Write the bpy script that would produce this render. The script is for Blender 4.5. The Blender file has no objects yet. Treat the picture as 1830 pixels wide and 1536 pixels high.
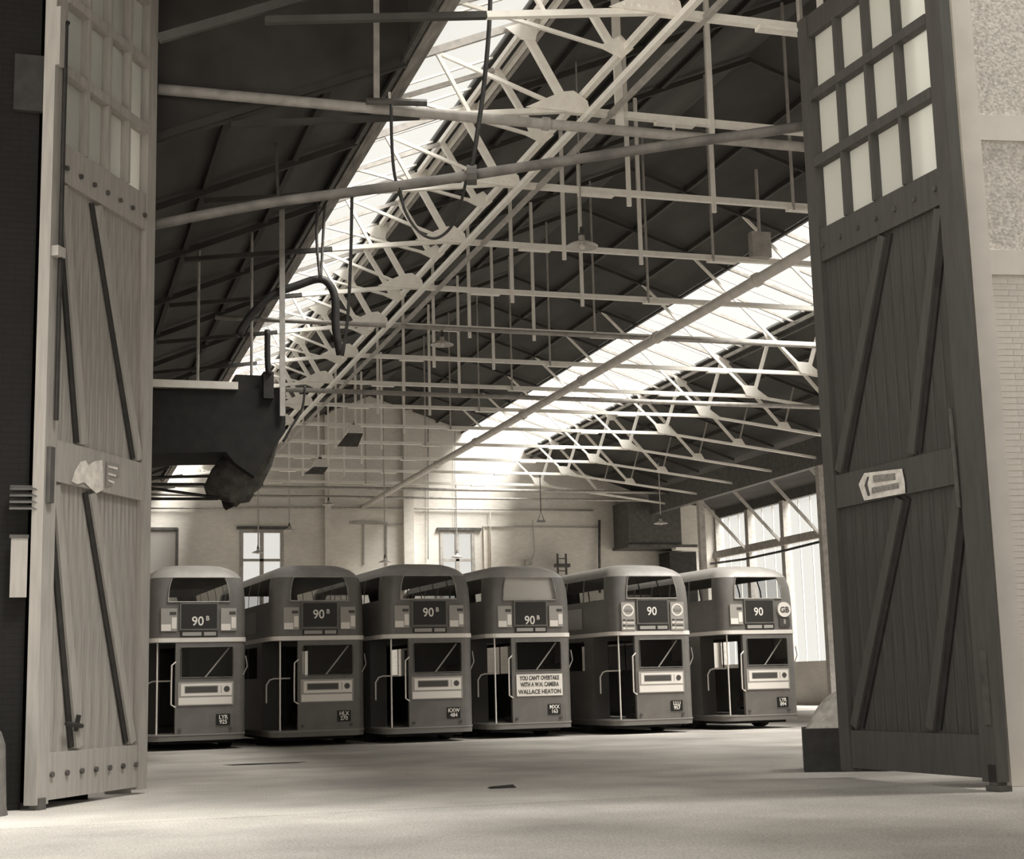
import bpy, bmesh, math, random
from mathutils import Vector, Matrix
random.seed(7)
SC = bpy.context.scene
COL = SC.collection

# ------------------------------------------------------------------ camera, sky, sun, exposure
F, CX, CY = 2700.0, 915.0, 768.0            # focal length and centre in pixels of the 1830 x 1536 frame
PITCH, ROLL, YAW, EYE = math.atan(452 / 2700), -0.025, math.radians(17.4), 1.37
hd = Vector((math.sin(YAW), math.cos(YAW), 0)); rt0 = Vector((math.cos(YAW), -math.sin(YAW), 0)); uz = Vector((0, 0, 1))
FW = hd * math.cos(PITCH) + uz * math.sin(PITCH)
UP0 = uz * math.cos(PITCH) - hd * math.sin(PITCH)
cR, sR = math.cos(ROLL), math.sin(ROLL)
RT = rt0 * cR + UP0 * sR * 1.0               # image x axis
UP = UP0 * cR - rt0 * sR
EYEP = Vector((0, 0, EYE))
cam_d = bpy.data.cameras.new('camera'); cam = bpy.data.objects.new('camera', cam_d); COL.objects.link(cam)
cam_d.sensor_fit = 'HORIZONTAL'; cam_d.sensor_width = 36.0; cam_d.lens = 36.0 * F / 1830.0
cam_d.clip_start = 0.1; cam_d.clip_end = 500
m3 = Matrix((RT, UP, -FW)).transposed()
cam.matrix_world = Matrix.Translation(EYEP) @ m3.to_4x4()
SC.camera = cam

W = bpy.data.worlds.new('overcast_sky'); SC.world = W; W.use_nodes = True
W.node_tree.nodes['Background'].inputs[0].default_value = (1.0, 0.98, 0.915, 1)
W.node_tree.nodes['Background'].inputs[1].default_value = 0.74
sun_d = bpy.data.lights.new('sun', 'SUN'); sun = bpy.data.objects.new('sun', sun_d); COL.objects.link(sun)
sun_d.energy = 14.0; sun_d.angle = math.radians(34); sun_d.color = (1.0, 0.98, 0.925)
sun.rotation_euler = (-Vector((0.42, -0.36, 0.83))).to_track_quat('-Z', 'Y').to_euler()
sun.location = (20, 0, 40)
VS = SC.view_settings
VS.view_transform = 'Standard'; VS.look = 'None'; VS.exposure = 0.40; VS.gamma = 1.0; VS.use_curve_mapping = False
try:
    SC.cycles.use_denoising = True
    SC.cycles.max_bounces = 8; SC.cycles.diffuse_bounces = 5; SC.cycles.transparent_max_bounces = 16
    SC.cycles.caustics_reflective = False; SC.cycles.caustics_refractive = False
    SC.cycles.sample_clamp_indirect = 4.0
except Exception:
    pass

def ray(x, y):
    x -= CX; y -= CY
    return (FW * F + RT * x - UP * y).normalized()
def atY(x, y, Y):                            # where a pixel's line of sight meets the cross plane at depth Y
    d = ray(x, y); return EYEP + d * (Y / d.y)
def atX(x, y, X):
    d = ray(x, y); return EYEP + d * (X / d.x)
def atP(x, y, P, n):
    d = ray(x, y); n = Vector(n); return EYEP + d * ((Vector(P) - EYEP).dot(n) / d.dot(n))
def ground(x, y, z=0.0):
    d = ray(x, y); return EYEP + d * ((z - EYE) / d.z)

# ------------------------------------------------------------------ materials
def mat(name, g, rough=0.7, var=0.0, scale=4.0, bump=0.0, metal=0.0, tint=(1.07, 1.0, 0.92), stretch=(1, 1, 1), detail=6.0, spec=0.4):
    m = bpy.data.materials.new(name); m.use_nodes = True
    nt = m.node_tree; b = nt.nodes['Principled BSDF']
    b.inputs['Roughness'].default_value = rough; b.inputs['Metallic'].default_value = metal
    b.inputs['Specular IOR Level'].default_value = spec
    c = tuple(min(1, g * t) for t in tint) + (1,)
    b.inputs['Base Color'].default_value = c
    if var or bump:
        tc = nt.nodes.new('ShaderNodeTexCoord'); mp = nt.nodes.new('ShaderNodeMapping'); mp.inputs['Scale'].default_value = stretch
        nt.links.new(tc.outputs['Object'], mp.inputs[0])
        n = nt.nodes.new('ShaderNodeTexNoise'); n.inputs['Scale'].default_value = scale; n.inputs['Detail'].default_value = detail
        nt.links.new(mp.outputs[0], n.inputs['Vector'])
        if var:
            r = nt.nodes.new('ShaderNodeValToRGB')
            lo, hi = g * (1 - var), g * (1 + var)
            r.color_ramp.elements[0].position = 0.3; r.color_ramp.elements[1].position = 0.7
            r.color_ramp.elements[0].color = tuple(min(1, lo * t) for t in tint) + (1,)
            r.color_ramp.elements[1].color = tuple(min(1, hi * t) for t in tint) + (1,)
            nt.links.new(n.outputs[0], r.inputs[0]); nt.links.new(r.outputs[0], b.inputs['Base Color'])
        if bump:
            bp = nt.nodes.new('ShaderNodeBump'); bp.inputs['Strength'].default_value = bump; bp.inputs['Distance'].default_value = 0.02
            nt.links.new(n.outputs[0], bp.inputs['Height']); nt.links.new(bp.outputs[0], b.inputs['Normal'])
    return m

def glassmat(name, trans=0.85, frost=0.1, fcol=0.8, gloss=0.05):
    m = bpy.data.materials.new(name); m.use_nodes = True; nt = m.node_tree
    for n in list(nt.nodes): nt.nodes.remove(n)
    o = nt.nodes.new('ShaderNodeOutputMaterial')
    t = nt.nodes.new('ShaderNodeBsdfTransparent'); t.inputs[0].default_value = (trans, trans, trans, 1)
    tl = nt.nodes.new('ShaderNodeBsdfTranslucent'); tl.inputs[0].default_value = (fcol, fcol, fcol * .95, 1)
    df = nt.nodes.new('ShaderNodeBsdfDiffuse'); df.inputs[0].default_value = (fcol, fcol, fcol * .95, 1)
    gl = nt.nodes.new('ShaderNodeBsdfGlossy'); gl.inputs[1].default_value = 0.08
    a = nt.nodes.new('ShaderNodeMixShader'); a.inputs[0].default_value = 0.4
    nt.links.new(tl.outputs[0], a.inputs[1]); nt.links.new(df.outputs[0], a.inputs[2])
    b = nt.nodes.new('ShaderNodeMixShader'); b.inputs[0].default_value = frost
    nt.links.new(t.outputs[0], b.inputs[1]); nt.links.new(a.outputs[0], b.inputs[2])
    c = nt.nodes.new('ShaderNodeMixShader'); c.inputs[0].default_value = gloss
    nt.links.new(b.outputs[0], c.inputs[1]); nt.links.new(gl.outputs[0], c.inputs[2])
    nt.links.new(c.outputs[0], o.inputs[0])
    return m

def concrete_mat(name, g, joints=0.0):
    m = mat(name, g, 0.85, 0.28, 0.35, 0.25, detail=9, spec=0.25)
    nt = m.node_tree; b = nt.nodes['Principled BSDF']
    src = b.inputs['Base Color'].links[0].from_socket
    tc = nt.nodes.new('ShaderNodeTexCoord')
    n2 = nt.nodes.new('ShaderNodeTexNoise'); n2.inputs['Scale'].default_value = 45; n2.inputs['Detail'].default_value = 3
    nt.links.new(tc.outputs['Object'], n2.inputs['Vector'])
    mp = nt.nodes.new('ShaderNodeMapping'); mp.inputs['Scale'].default_value = (0.5, 0.3, 1)
    nt.links.new(tc.outputs['Object'], mp.inputs[0])
    n3 = nt.nodes.new('ShaderNodeTexNoise'); n3.inputs['Scale'].default_value = 1.3; n3.inputs['Detail'].default_value = 5
    nt.links.new(mp.outputs[0], n3.inputs['Vector'])
    r2 = nt.nodes.new('ShaderNodeMapRange'); r2.inputs[1].default_value = .3; r2.inputs[2].default_value = .7; r2.inputs[3].default_value = .66; r2.inputs[4].default_value = 1.22
    nt.links.new(n2.outputs[0], r2.inputs[0])
    r3 = nt.nodes.new('ShaderNodeMapRange'); r3.inputs[1].default_value = .35; r3.inputs[2].default_value = .6; r3.inputs[3].default_value = .86; r3.inputs[4].default_value = 1.05
    nt.links.new(n3.outputs[0], r3.inputs[0])
    mu = nt.nodes.new('ShaderNodeMath'); mu.operation = 'MULTIPLY'
    nt.links.new(r2.outputs[0], mu.inputs[0]); nt.links.new(r3.outputs[0], mu.inputs[1])
    vm = nt.nodes.new('ShaderNodeVectorMath'); vm.operation = 'SCALE'
    nt.links.new(src, vm.inputs[0]); nt.links.new(mu.outputs[0], vm.inputs['Scale'])
    nt.links.new(vm.outputs[0], b.inputs['Base Color'])
    return m

def brick_mat(name, g, mortar, var=0.1, rough=0.85, axis='XZ', soot=0.0):
    m = mat(name, g, rough, 0, spec=0.2); nt = m.node_tree; b = nt.nodes['Principled BSDF']
    tc = nt.nodes.new('ShaderNodeTexCoord'); sp = nt.nodes.new('ShaderNodeSeparateXYZ'); cb = nt.nodes.new('ShaderNodeCombineXYZ')
    nt.links.new(tc.outputs['Object'], sp.inputs[0])
    nt.links.new(sp.outputs[0 if axis == 'XZ' else 1], cb.inputs[0]); nt.links.new(sp.outputs[2], cb.inputs[1])
    br = nt.nodes.new('ShaderNodeTexBrick'); br.inputs['Scale'].default_value = 1.0
    br.inputs['Brick Width'].default_value = .23; br.inputs['Row Height'].default_value = .078; br.inputs['Mortar Size'].default_value = .006
    T = (1.06, 1.0, 0.91)
    br.inputs['Color1'].default_value = tuple(g * t for t in T) + (1,); br.inputs['Color2'].default_value = tuple(g * (1 - var) * t for t in T) + (1,)
    br.inputs['Mortar'].default_value = tuple(mortar * t for t in T) + (1,)
    nt.links.new(cb.outputs[0], br.inputs['Vector'])
    n = nt.nodes.new('ShaderNodeTexNoise'); n.inputs['Scale'].default_value = .5; n.inputs['Detail'].default_value = 8
    nt.links.new(tc.outputs['Object'], n.inputs['Vector'])
    r = nt.nodes.new('ShaderNodeMapRange'); r.inputs[1].default_value = .3; r.inputs[2].default_value = .7; r.inputs[3].default_value = .82 - soot; r.inputs[4].default_value = 1.05
    nt.links.new(n.outputs[0], r.inputs[0])
    vm = nt.nodes.new('ShaderNodeVectorMath'); vm.operation = 'SCALE'
    nt.links.new(br.outputs[0], vm.inputs[0]); nt.links.new(r.outputs[0], vm.inputs['Scale'])
    nt.links.new(vm.outputs[0], b.inputs['Base Color'])
    bp = nt.nodes.new('ShaderNodeBump'); bp.inputs['Strength'].default_value = .4; bp.inputs['Distance'].default_value = .01
    nt.links.new(br.outputs[1], bp.inputs['Height']); bp.invert = True; nt.links.new(bp.outputs[0], b.inputs['Normal'])
    return m

M = dict(
    floor=concrete_mat('worn_concrete', .54), yard=concrete_mat('yard_paving', .48),
    whitewash=brick_mat('whitewashed_brick', .82, .72), blackish=brick_mat('blackish_brick', .018, .014), sidewall=brick_mat('side_wall_brick', .45, .4, axis='YZ'),
    board=mat('dark_roof_boards', .055, .9, .3, 1.2, stretch=(1, .2, 1)), white=mat('white_painted_steel', .92, .55, .06, 6), dull=mat('dull_grey_steel', .4, .6, .2, 5), oldpipe=mat('grimy_pipe', .17, .6, .35, 3), palepipe=mat('pale_pipe', .68, .55, .12, 3),
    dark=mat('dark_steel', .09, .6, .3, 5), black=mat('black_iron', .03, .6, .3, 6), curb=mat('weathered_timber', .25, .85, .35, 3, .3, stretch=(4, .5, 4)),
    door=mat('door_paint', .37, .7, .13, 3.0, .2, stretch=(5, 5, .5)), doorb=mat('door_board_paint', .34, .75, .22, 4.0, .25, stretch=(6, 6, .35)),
    doorr=mat('shaded_door_paint', .085, .7, .13, 3.0, .2, stretch=(5, 5, .5)), doorrb=mat('shaded_door_board_paint', .07, .75, .2, 4.0, .25, stretch=(6, 6, .35)),  # door colour again, darkened so this leaf reads as shaded
    stucco=mat('painted_render', .74, .8, .05, 3, .1), rough=mat('roughcast', .64, .95, .3, 26, .7), paintbrick=mat('painted_brick', .74, .8, .07, 9, .25), joint=mat('brick_joint', .71, .9, .1, 9),
    plinth=mat('stone_plinth', .14, .9, .25, 8, .4),
    skyglass=glassmat('roof_glass', .93, .06, .8, .02), clearglass=glassmat('window_glass', .92, .05, .8, .03), frost=glassmat('frosted_glass', .9, .92, .98, .03), busglass=glassmat('bus_window_glass', .75, .0, .5, .04),
    bus=mat('bus_body_paint', .18, .38, .12, 3, spec=.5), busroof=mat('bus_roof_paint', .35, .45, .1, 3, spec=.5), cream=mat('cream_band', .88, .4), chrome=mat('handrail_enamel', .9, .3, spec=.6),
    inner=mat('bus_interior', .06, .7), seat=mat('seat_moquette', .12, .9), tyre=mat('tyre_rubber', .03, .9), chassis=mat('chassis_black', .03, .8), platform=mat('platform_slats', .2, .7),
    adwhite=mat('advert_white', .93, .5), adgrey=mat('advert_grey', .42, .5), addark=mat('advert_dark', .09, .5), plate=mat('plate_black', .02, .4), letter=mat('white_lettering', .95, .5), blind=mat('blind_black', .035, .5), grey=mat('mid_grey_paint', .3, .6),
    paper=mat('notice_paper', .75, .8, .2, 9), paperprint=mat('notice_print', .28, .8, .4, 30), sand=mat('sand_heap', .55, .95, .25, 8, .5), enamel=mat('lamp_enamel', .5, .3, .1, 6, spec=.7), bulb=mat('lamp_bulb', .7, .2), lampwhite=mat('lamp_white', .95, .5),
    canvas=mat('dirty_canvas', .1, .95, .5, 5, .6), tank=mat('blackish_sheet_metal', .02, .8, .3, 4),
)

# ------------------------------------------------------------------ mesh helpers
class MB:
    def __init__(s): s.v = []; s.f = []
    def poly(s, pts):
        i = len(s.v); s.v += [tuple(p) for p in pts]; s.f.append(tuple(range(i, i + len(pts)))); return s
    def hexa(s, p):                         # 8 points: bottom 4 ccw, top 4 ccw
        i = len(s.v); s.v += [tuple(q) for q in p]
        s.f += [(i+3, i+2, i+1, i), (i+4, i+5, i+6, i+7)] + [(i+k, i+(k+1) % 4, i+4+(k+1) % 4, i+4+k) for k in range(4)]; return s
    def box(s, x0, x1, y0, y1, z0, z1):
        return s.hexa([(x0, y0, z0), (x1, y0, z0), (x1, y1, z0), (x0, y1, z0), (x0, y0, z1), (x1, y0, z1), (x1, y1, z1), (x0, y1, z1)])
    def bar(s, p, q, w, h, side=None):      # rectangular bar from p to q, w along 'side', h across
        p, q = Vector(p), Vector(q); d = (q - p).normalized()
        a = Vector(side) if side else (uz if abs(d.z) < .9 else Vector((1, 0, 0)))
        a = (a - d * a.dot(d)).normalized(); b = d.cross(a)
        a, b = a * w / 2, b * h / 2
        return s.hexa([p - a - b, p + a - b, p + a + b, p - a + b, q - a - b, q + a - b, q + a + b, q - a + b])
    def tube(s, pts, r, n=8, caps=True):
        pts = [Vector(p) for p in pts]; rs = r if isinstance(r, (list, tuple)) else [r] * len(pts)
        i0 = len(s.v); a = None
        for k, p in enumerate(pts):
            d = (pts[min(k+1, len(pts)-1)] - pts[max(k-1, 0)]).normalized()
            if a is None: a = d.orthogonal().normalized()
            else: a = (a - d * a.dot(d)).normalized()
            b = d.cross(a)
            for j in range(n):
                t = 2 * math.pi * j / n; s.v.append(tuple(p + (a * math.cos(t) + b * math.sin(t)) * rs[k]))
        for k in range(len(pts) - 1):
            for j in range(n):
                x = i0 + k * n; s.f.append((x + j, x + (j+1) % n, x + n + (j+1) % n, x + n + j))
        if caps:
            s.f.append(tuple(range(i0 + n - 1, i0 - 1, -1))); s.f.append(tuple(range(i0 + (len(pts)-1) * n, i0 + len(pts) * n)))
        return s
    def lathe(s, c, prof, n=20):
        c = Vector(c); i0 = len(s.v)
        for r, z in prof:
            for j in range(n):
                t = 2 * math.pi * j / n; s.v.append((c.x + r * math.cos(t), c.y + r * math.sin(t), c.z + z))
        for k in range(len(prof) - 1):
            for j in range(n):
                x = i0 + k * n; s.f.append((x + j, x + (j+1) % n, x + n + (j+1) % n, x + n + j))
        return s
    def prism(s, pts, off):                 # planar outline pushed by off
        off = Vector(off); n = len(pts); i = len(s.v); P = [Vector(p) for p in pts]
        s.v += [tuple(p) for p in P] + [tuple(p + off) for p in P]
        s.f += [tuple(range(i, i+n)), tuple(range(i+2*n-1, i+n-1, -1))] + [(i+k, i+n+k, i+n+(k+1) % n, i+(k+1) % n) for k in range(n)]
        return s
    def build(s, name, m, parent=None, smooth=False, fix=True):
        me = bpy.data.meshes.new(name); me.from_pydata(s.v, [], s.f)
        if fix:
            bm = bmesh.new(); bm.from_mesh(me); bmesh.ops.recalc_face_normals(bm, faces=bm.faces); bm.to_mesh(me); bm.free()
        me.materials.append(M[m]); me.update()
        if smooth:
            for p in me.polygons: p.use_smooth = True
        o = bpy.data.objects.new(name, me); COL.objects.link(o); o.parent = parent
        return o

def tag(o, label=None, cat=None, group=None, kind=None):
    for k, v in (('label', label), ('category', cat), ('group', group), ('kind', kind)):
        if v: o[k] = v
    return o
def empty(name, loc, label=None, cat=None, group=None, rz=0, kind=None):
    e = bpy.data.objects.new(name, None); COL.objects.link(e); e.location = loc; e.rotation_euler = (0, 0, rz); e.empty_display_size = .2
    return tag(e, label, cat, group, kind)
def copy_tree(o, parent=None):
    c = o.copy(); COL.objects.link(c); c.parent = parent
    for ch in o.children: copy_tree(ch, c)
    return c
def share(name, src, parent, loc):          # another piece with the same mesh
    o = bpy.data.objects.new(name, src.data); COL.objects.link(o); o.parent = parent; o.location = loc; return o
TEXTS = []
def text(name, body, size, m, parent, loc, align='CENTER', sx=1.0, rot=(math.pi/2, 0, 0), extr=.002, bold=0.0):
    c = bpy.data.curves.new(name, 'FONT'); c.body = body; c.size = size; c.align_x = align; c.align_y = 'CENTER'; c.extrude = extr; c.offset = bold; c.resolution_u = 3
    TEXTS.append(None); c.materials.append(M[m]); o = bpy.data.objects.new(name, c); TEXTS[-1] = o; COL.objects.link(o); o.parent = parent; o.location = loc; o.rotation_euler = rot; o.scale = (sx, 1, 1)
    return o

def holed_wall(name, m, x0, x1, z0, z1, y0, y1, holes, axis='X', parent=None):
    """wall slab with rectangular openings (a0,a1,z0,z1); axis X: runs along X with thickness y0..y1"""
    xs = sorted({x0, x1, *[h[0] for h in holes], *[h[1] for h in holes]}); zs = sorted({z0, z1, *[h[2] for h in holes], *[h[3] for h in holes]})
    solid = lambda i, j: 0 <= i < len(xs)-1 and 0 <= j < len(zs)-1 and not any(h[0] <= (xs[i]+xs[i+1])/2 <= h[1] and h[2] <= (zs[j]+zs[j+1])/2 <= h[3] for h in holes)
    b = MB(); P = (lambda a, t, z: (a, t, z)) if axis == 'X' else (lambda a, t, z: (t, a, z))
    for i in range(len(xs)-1):
        for j in range(len(zs)-1):
            if not solid(i, j): continue
            a, c, d, e = xs[i], xs[i+1], zs[j], zs[j+1]
            for t in (y0, y1): b.poly([P(a, t, d), P(c, t, d), P(c, t, e), P(a, t, e)])
            if not solid(i-1, j): b.poly([P(a, y0, d), P(a, y1, d), P(a, y1, e), P(a, y0, e)])
            if not solid(i+1, j): b.poly([P(c, y0, d), P(c, y1, d), P(c, y1, e), P(c, y0, e)])
            if not solid(i, j-1): b.poly([P(a, y0, d), P(a, y1, d), P(c, y1, d), P(c, y0, d)])
            if not solid(i, j+1): b.poly([P(a, y0, e), P(a, y1, e), P(c, y1, e), P(c, y0, e)])
    return b.build(name, m, parent)

# ------------------------------------------------------------------ shell of the shed
YF, YB = 15.6, 73.0                          # front and back of the shed
XL, XV, XR = 1.25, 29.4, 34.1                # side wall, valley line, glazed side wall
RIDGE = (15.45, 15.54); EL, ER = (1.25, 9.57), (29.4, 10.94)
def zl(x): return RIDGE[1] + (x - RIDGE[0]) * .4215
def zr(x): return RIDGE[1] - (x - RIDGE[0]) * .33
TIE = 10.70; GL, GR = 8.1, 22.8
LS0, LS1 = 5.55, 7.40                        # glazed strip on one slope
RS0, RS1 = 20.3, 23.5                        # glazed strip on the other

st = lambda o, label: tag(o, label, None, None, 'structure')
b = MB(); b.box(-40, 60, 17.0, YB + .4, -.3, 0); st(b.build('floor', 'floor'), 'worn concrete floor of the bus shed')
b = MB(); b.box(-40, 60, -30, 17.0, -.3, -.004); st(b.build('ground', 'yard'), 'pale paved yard in front of the shed doors')

nb = empty('shade_building', (11.5, 9.0, 0), 'unseen tall brick building added to shade the yard and shed front', 'building')  # out of view, added to keep the sun off yard, front wall and doors
b = MB(); b.box(0, 28, -30, 0, 0, 36); b.build('wall', 'sidewall', nb)
b = MB(); b.box(-.2, 28.2, -30.2, .2, 36, 36.6); b.build('parapet', 'stucco', nb)

back = tag(holed_wall('wall_back', 'whitewash', XL - .4, XR + .4, 0, 17, YB, YB + .35,
      [(9.05, 11.15, 4.6, 8.95), (18.95, 20.75, 4.6, 8.95)]), 'whitewashed brick end wall behind the buses', None, None, 'structure')
b = MB(); b.box(XL - .35, XL, 21.9, YB, 0, 9.6); st(b.build('wall_left', 'sidewall'), 'brick side wall of the shed')

def ceil_part(name, pts, label, t=.12, YF=YF):
    b = MB(); (x0, z0), (x1, z1) = pts
    b.hexa([(x0, YF, z0), (x1, YF, z1), (x1, YB, z1), (x0, YB, z0), (x0, YF, z0+t), (x1, YF, z1+t), (x1, YB, z1+t), (x0, YB, z0+t)])
    return st(b.build(name, 'board'), label)
o = .14
c1 = ceil_part('ceiling_left', ((1.46, zl(1.46)+o), (LS0, zl(LS0)+o)), 'dark boarded roof slope below the skylight strip', YF=22.55)
ceil_part('ceiling_eaves', ((XL - .4, zl(XL - .4)+o), (1.46, zl(1.46)+o)), 'dark boarded eaves over the side wall', YF=22.55)
YL = 22.55                                   # raised lobby that clears the tall doors
lb = st(MB().box(-8.3, LS0, YF, YL, 12.6, 12.72).build('ceiling_lobby', 'board'), 'dark raised roof over the tall doors')
MB().hexa([(-8.3, YL-.12, 5), (XL, YL-.12, zl(XL)-.1), (XL, YL-.03, zl(XL)-.1), (-8.3, YL-.03, 5), (-8.3, YL-.12, 12.6), (XL, YL-.12, 12.6), (XL, YL-.03, 12.6), (-8.3, YL-.03, 12.6)]).build('gable_board', 'board', lb)
MB().hexa([(XL, YL-.12, zl(XL)-.1), (LS0, YL-.12, zl(LS0)-.1), (LS0, YL-.03, zl(LS0)-.1), (XL, YL-.03, zl(XL)-.1), (XL, YL-.12, 12.6), (LS0, YL-.12, 12.6), (LS0, YL-.03, 12.6), (XL, YL-.03, 12.6)]).build('gable_board', 'board', lb)
MB().box(LS0-.12, LS0, YF, YL, zl(LS0)+.2, 12.6).build('cheek_board', 'board', lb)
c2 = ceil_part('ceiling_middle', ((LS1, zl(LS1)+o), (RIDGE[0], RIDGE[1]+o)), 'dark boarded roof slope rising to the ridge')
c3 = ceil_part('ceiling_ridge', ((RIDGE[0], RIDGE[1]+o), (RS0, zr(RS0)+o)), 'dark boarded roof slope falling from the ridge')
c4 = ceil_part('ceiling_right', ((RS1, zr(RS1)+o), (XV+.1, zr(XV+.1)+o)), 'dark boarded roof slope above the valley gutter')
c5 = ceil_part('ceiling_lean', ((XV+.1, zr(XV+.1)+o), (XR + .3, 10.05)), 'dark lean-to roof beside the glazed side wall')
for c, xs, zf in ((c1, (2.6, 4.2), zl), (c2, (9.2, 11.2, 13.2), zl), (c3, (17.2, 18.9), zr), (c4, (25.4, 27.4), zr)):
    for x in xs:
        y0 = 22.6 if c is c1 else YF; b = MB(); b.bar((x, y0, zf(x)+.07), (x, YB, zf(x)+.07), .13, .10); b.build('purlin', 'board', c)
# front wall over the doors, with glazed gable
b = MB(); b.bar((-.6, 19.5, 12.1), (11.3, 15.9, 12.1), 1.2, .4); st(b.build('wall_front_lintel', 'stucco'), 'beam over the tall doorway')
b = MB(); b.box(14.0, XR + .4, YF - .35, YF, 0, 9.6); st(b.build('wall_front_inner', 'sidewall'), 'front wall of the shed beside the doorway')

# skylights -----------------------------------------------------------
def skylight(name, x0, x1, zf, label, step):
    e = empty(name, (x0, YF, zf(x0)), label, None, None, 0, 'structure')
    dx, dz = x1 - x0, zf(x1) - zf(x0); n = int(round((YB - YF) / step)); s = (YB - YF) / n
    b = MB(); b.hexa([(0, .02, .15), (dx, .02, dz+.15), (dx, s-.02, dz+.15), (0, s-.02, .15), (0, .02, .165), (dx, .02, dz+.165), (dx, s-.02, dz+.165), (0, s-.02, .165)])
    p = b.build('pane', 'skyglass', e)
    b = MB(); b.bar((0, 0, .15), (dx, 0, dz+.15), .03, .06); g = b.build('glazing_bar', 'white', e)
    for k in range(1, n):
        share('pane', p, e, (0, k*s, 0)); share('glazing_bar', g, e, (0, k*s, 0))
    return e
w1 = skylight('window_1', LS0, LS1, zl, 'long sloping roof skylight above the white lattice frames', 1.45)
w2 = skylight('window_2', RS0, RS1, zr, 'long sloping roof skylight crossed by the thick centre pipe', 1.45)
for w, (x, z), mt, nm in ((w1, (LS0-.02, zl(LS0)-.02), 'curb', 'timber_curb'), (w1, (LS0-.2, zl(LS0-.2)), 'dark', 'edge_beam'), (w1, (LS1+.08, zl(LS1)+.02), 'white', 'edge_beam'), (w1, (LS1+.3, zl(LS1+.3)-.1), 'white', 'edge_beam'), (w1, (LS1+.5, zl(LS1+.5)-.05), 'dull', 'edge_beam'),
                     (w2, (RS0-.1, zr(RS0)), 'dark', 'edge_beam'), (w2, (RS1+.1, zr(RS1)), 'dull', 'edge_beam'), (w2, (RS1+.35, zr(RS1+.35)-.02), 'dark', 'edge_beam')):
    b = MB(); L = w.location; wd = .26 if nm == 'timber_curb' else .1
    b.bar((x-L.x, 0, z-L.z), (x-L.x, YB-YF, z-L.z), wd, wd*.8); b.build(nm, mt, w)

# back wall details ---------------------------------------------------
def P(x, y, Y=YB): return atY(x, y, Y)
for xa, xb, y0 in ((719, 737, 560), (579, 590, 700)):
    a, c = P(xa, 900), P(xb, 900); b = MB(); b.box(a.x, c.x, YB-.3, YB, 0, 15); b.build('pilaster', 'whitewash', back)
def back_window(name, x0, x1, z0, z1, label):
    e = empty(name, (x0, YB, z0), label, None, None, 0, 'structure'); w, h = x1-x0, z1-z0; t = .16
    b = MB(); b.box(0, t, -.05, .15, 0, h).box(w-t, w, -.05, .15, 0, h).box(t, w-t, -.05, .15, 0, t).box(t, w-t, -.05, .15, h-t, h); b.build('frame', 'dull', e)
    b = MB(); b.box(w/2-.09, w/2+.09, -.03, .13, t, h-t); b.build('mullion', 'dull', e)
    zz = [t, h*.36, h*.66, h-t] if h > 3 else [t, h/2, h-t]
    for z in zz[1:-1]:
        b = MB(); b.box(t, w-t, -.03, .13, z-.06, z+.06); b.build('transom', 'dull', e)
    for i in range(2):
        for j in range(len(zz)-1):
            b = MB(); xa, xb = (t, w/2-.09) if i == 0 else (w/2+.09, w-t); b.box(xa, xb, .04, .06, zz[j]+(.06 if j else 0), zz[j+1]-(.06 if j < len(zz)-2 else 0)); b.build('pane', 'clearglass', e)
    b = MB(); b.box(-.15, w+.35, -.12, .1, h, h+.14); b.build('lintel', 'dark', e)
back_window('window_3', 9.05, 11.15, 4.6, 8.95, 'tall paned window in end wall with small lamp before it')
back_window('window_4', 18.95, 20.75, 4.6, 8.95, 'paned window in end wall beside the white door frame')
def wall_rect(px0, py0, px1, py1, m, name, d=.08):
    a, c = P(px0, py0), P(px1, py1); b = MB(); b.box(min(a.x, c.x), max(a.x, c.x), YB-d, YB-.002, min(a.z, c.z), max(a.z, c.z)); return b.build(name, m, back)
wall_rect(238, 947, 316, 1035, 'grey', 'bricked_up_window', .03)
wall_rect(236, 943, 318, 948, 'dark', 'lintel', .1); wall_rect(315, 945, 318, 1032, 'dark', 'reveal', .08)
wall_rect(625, 933, 692, 938, 'dull', 'lintel', .12); wall_rect(690, 937, 722, 939, 'dull', 'rail', .08)
wall_rect(648, 938, 651, 1010, 'dull', 'frame_post', .08); wall_rect(689, 938, 692, 1010, 'dull', 'frame_post', .08)
wall_rect(862, 941, 1072, 944, 'dull', 'rail', .08); wall_rect(863, 944, 866, 1040, 'white', 'frame_post', .12); wall_rect(873, 944, 876, 1040, 'white', 'frame_post', .12)
def wall_pipe(name, pts, r, m, label, cat='pipe', group=None, d=.12):
    b = MB(); b.tube([P(x, y, YB-d) for x, y in pts], r, 8); return tag(b.build(name, m, None, True), label, cat, group)
wall_pipe('wall_pipe', [(240, 909), (480, 908), (724, 909), (1060, 913)], .045, 'dull', 'long horizontal pipe along the whitewashed end wall')
wall_pipe('downpipe', [(1071, 930), (1071, 985), (1072, 1060)], .07, 'dark', 'dark downpipe on end wall beside the gallery', d=.25)
wall_pipe('conduit', [(462, 905), (462, 975)], .02, 'dull', 'thin conduit on end wall above the tall window')
wall_pipe('conduit', [(765, 760), (765, 905), (765, 1000)], .025, 'dull', 'thin conduit on end wall beside the dark pilaster', d=.1)
wall_pipe('conduit', [(813, 740), (813, 990)], .02, 'dull', 'thin conduit running down to lamp at paned window', d=.1)
wall_pipe('conduit', [(876, 912), (877, 1030)], .025, 'dull', 'thin conduit beside the white door frame', d=.16)
wall_pipe('conduit', [(952, 930), (955, 985), (950, 1005)], .02, 'dull', 'bent conduit on end wall near the ladder', d=.1)
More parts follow.
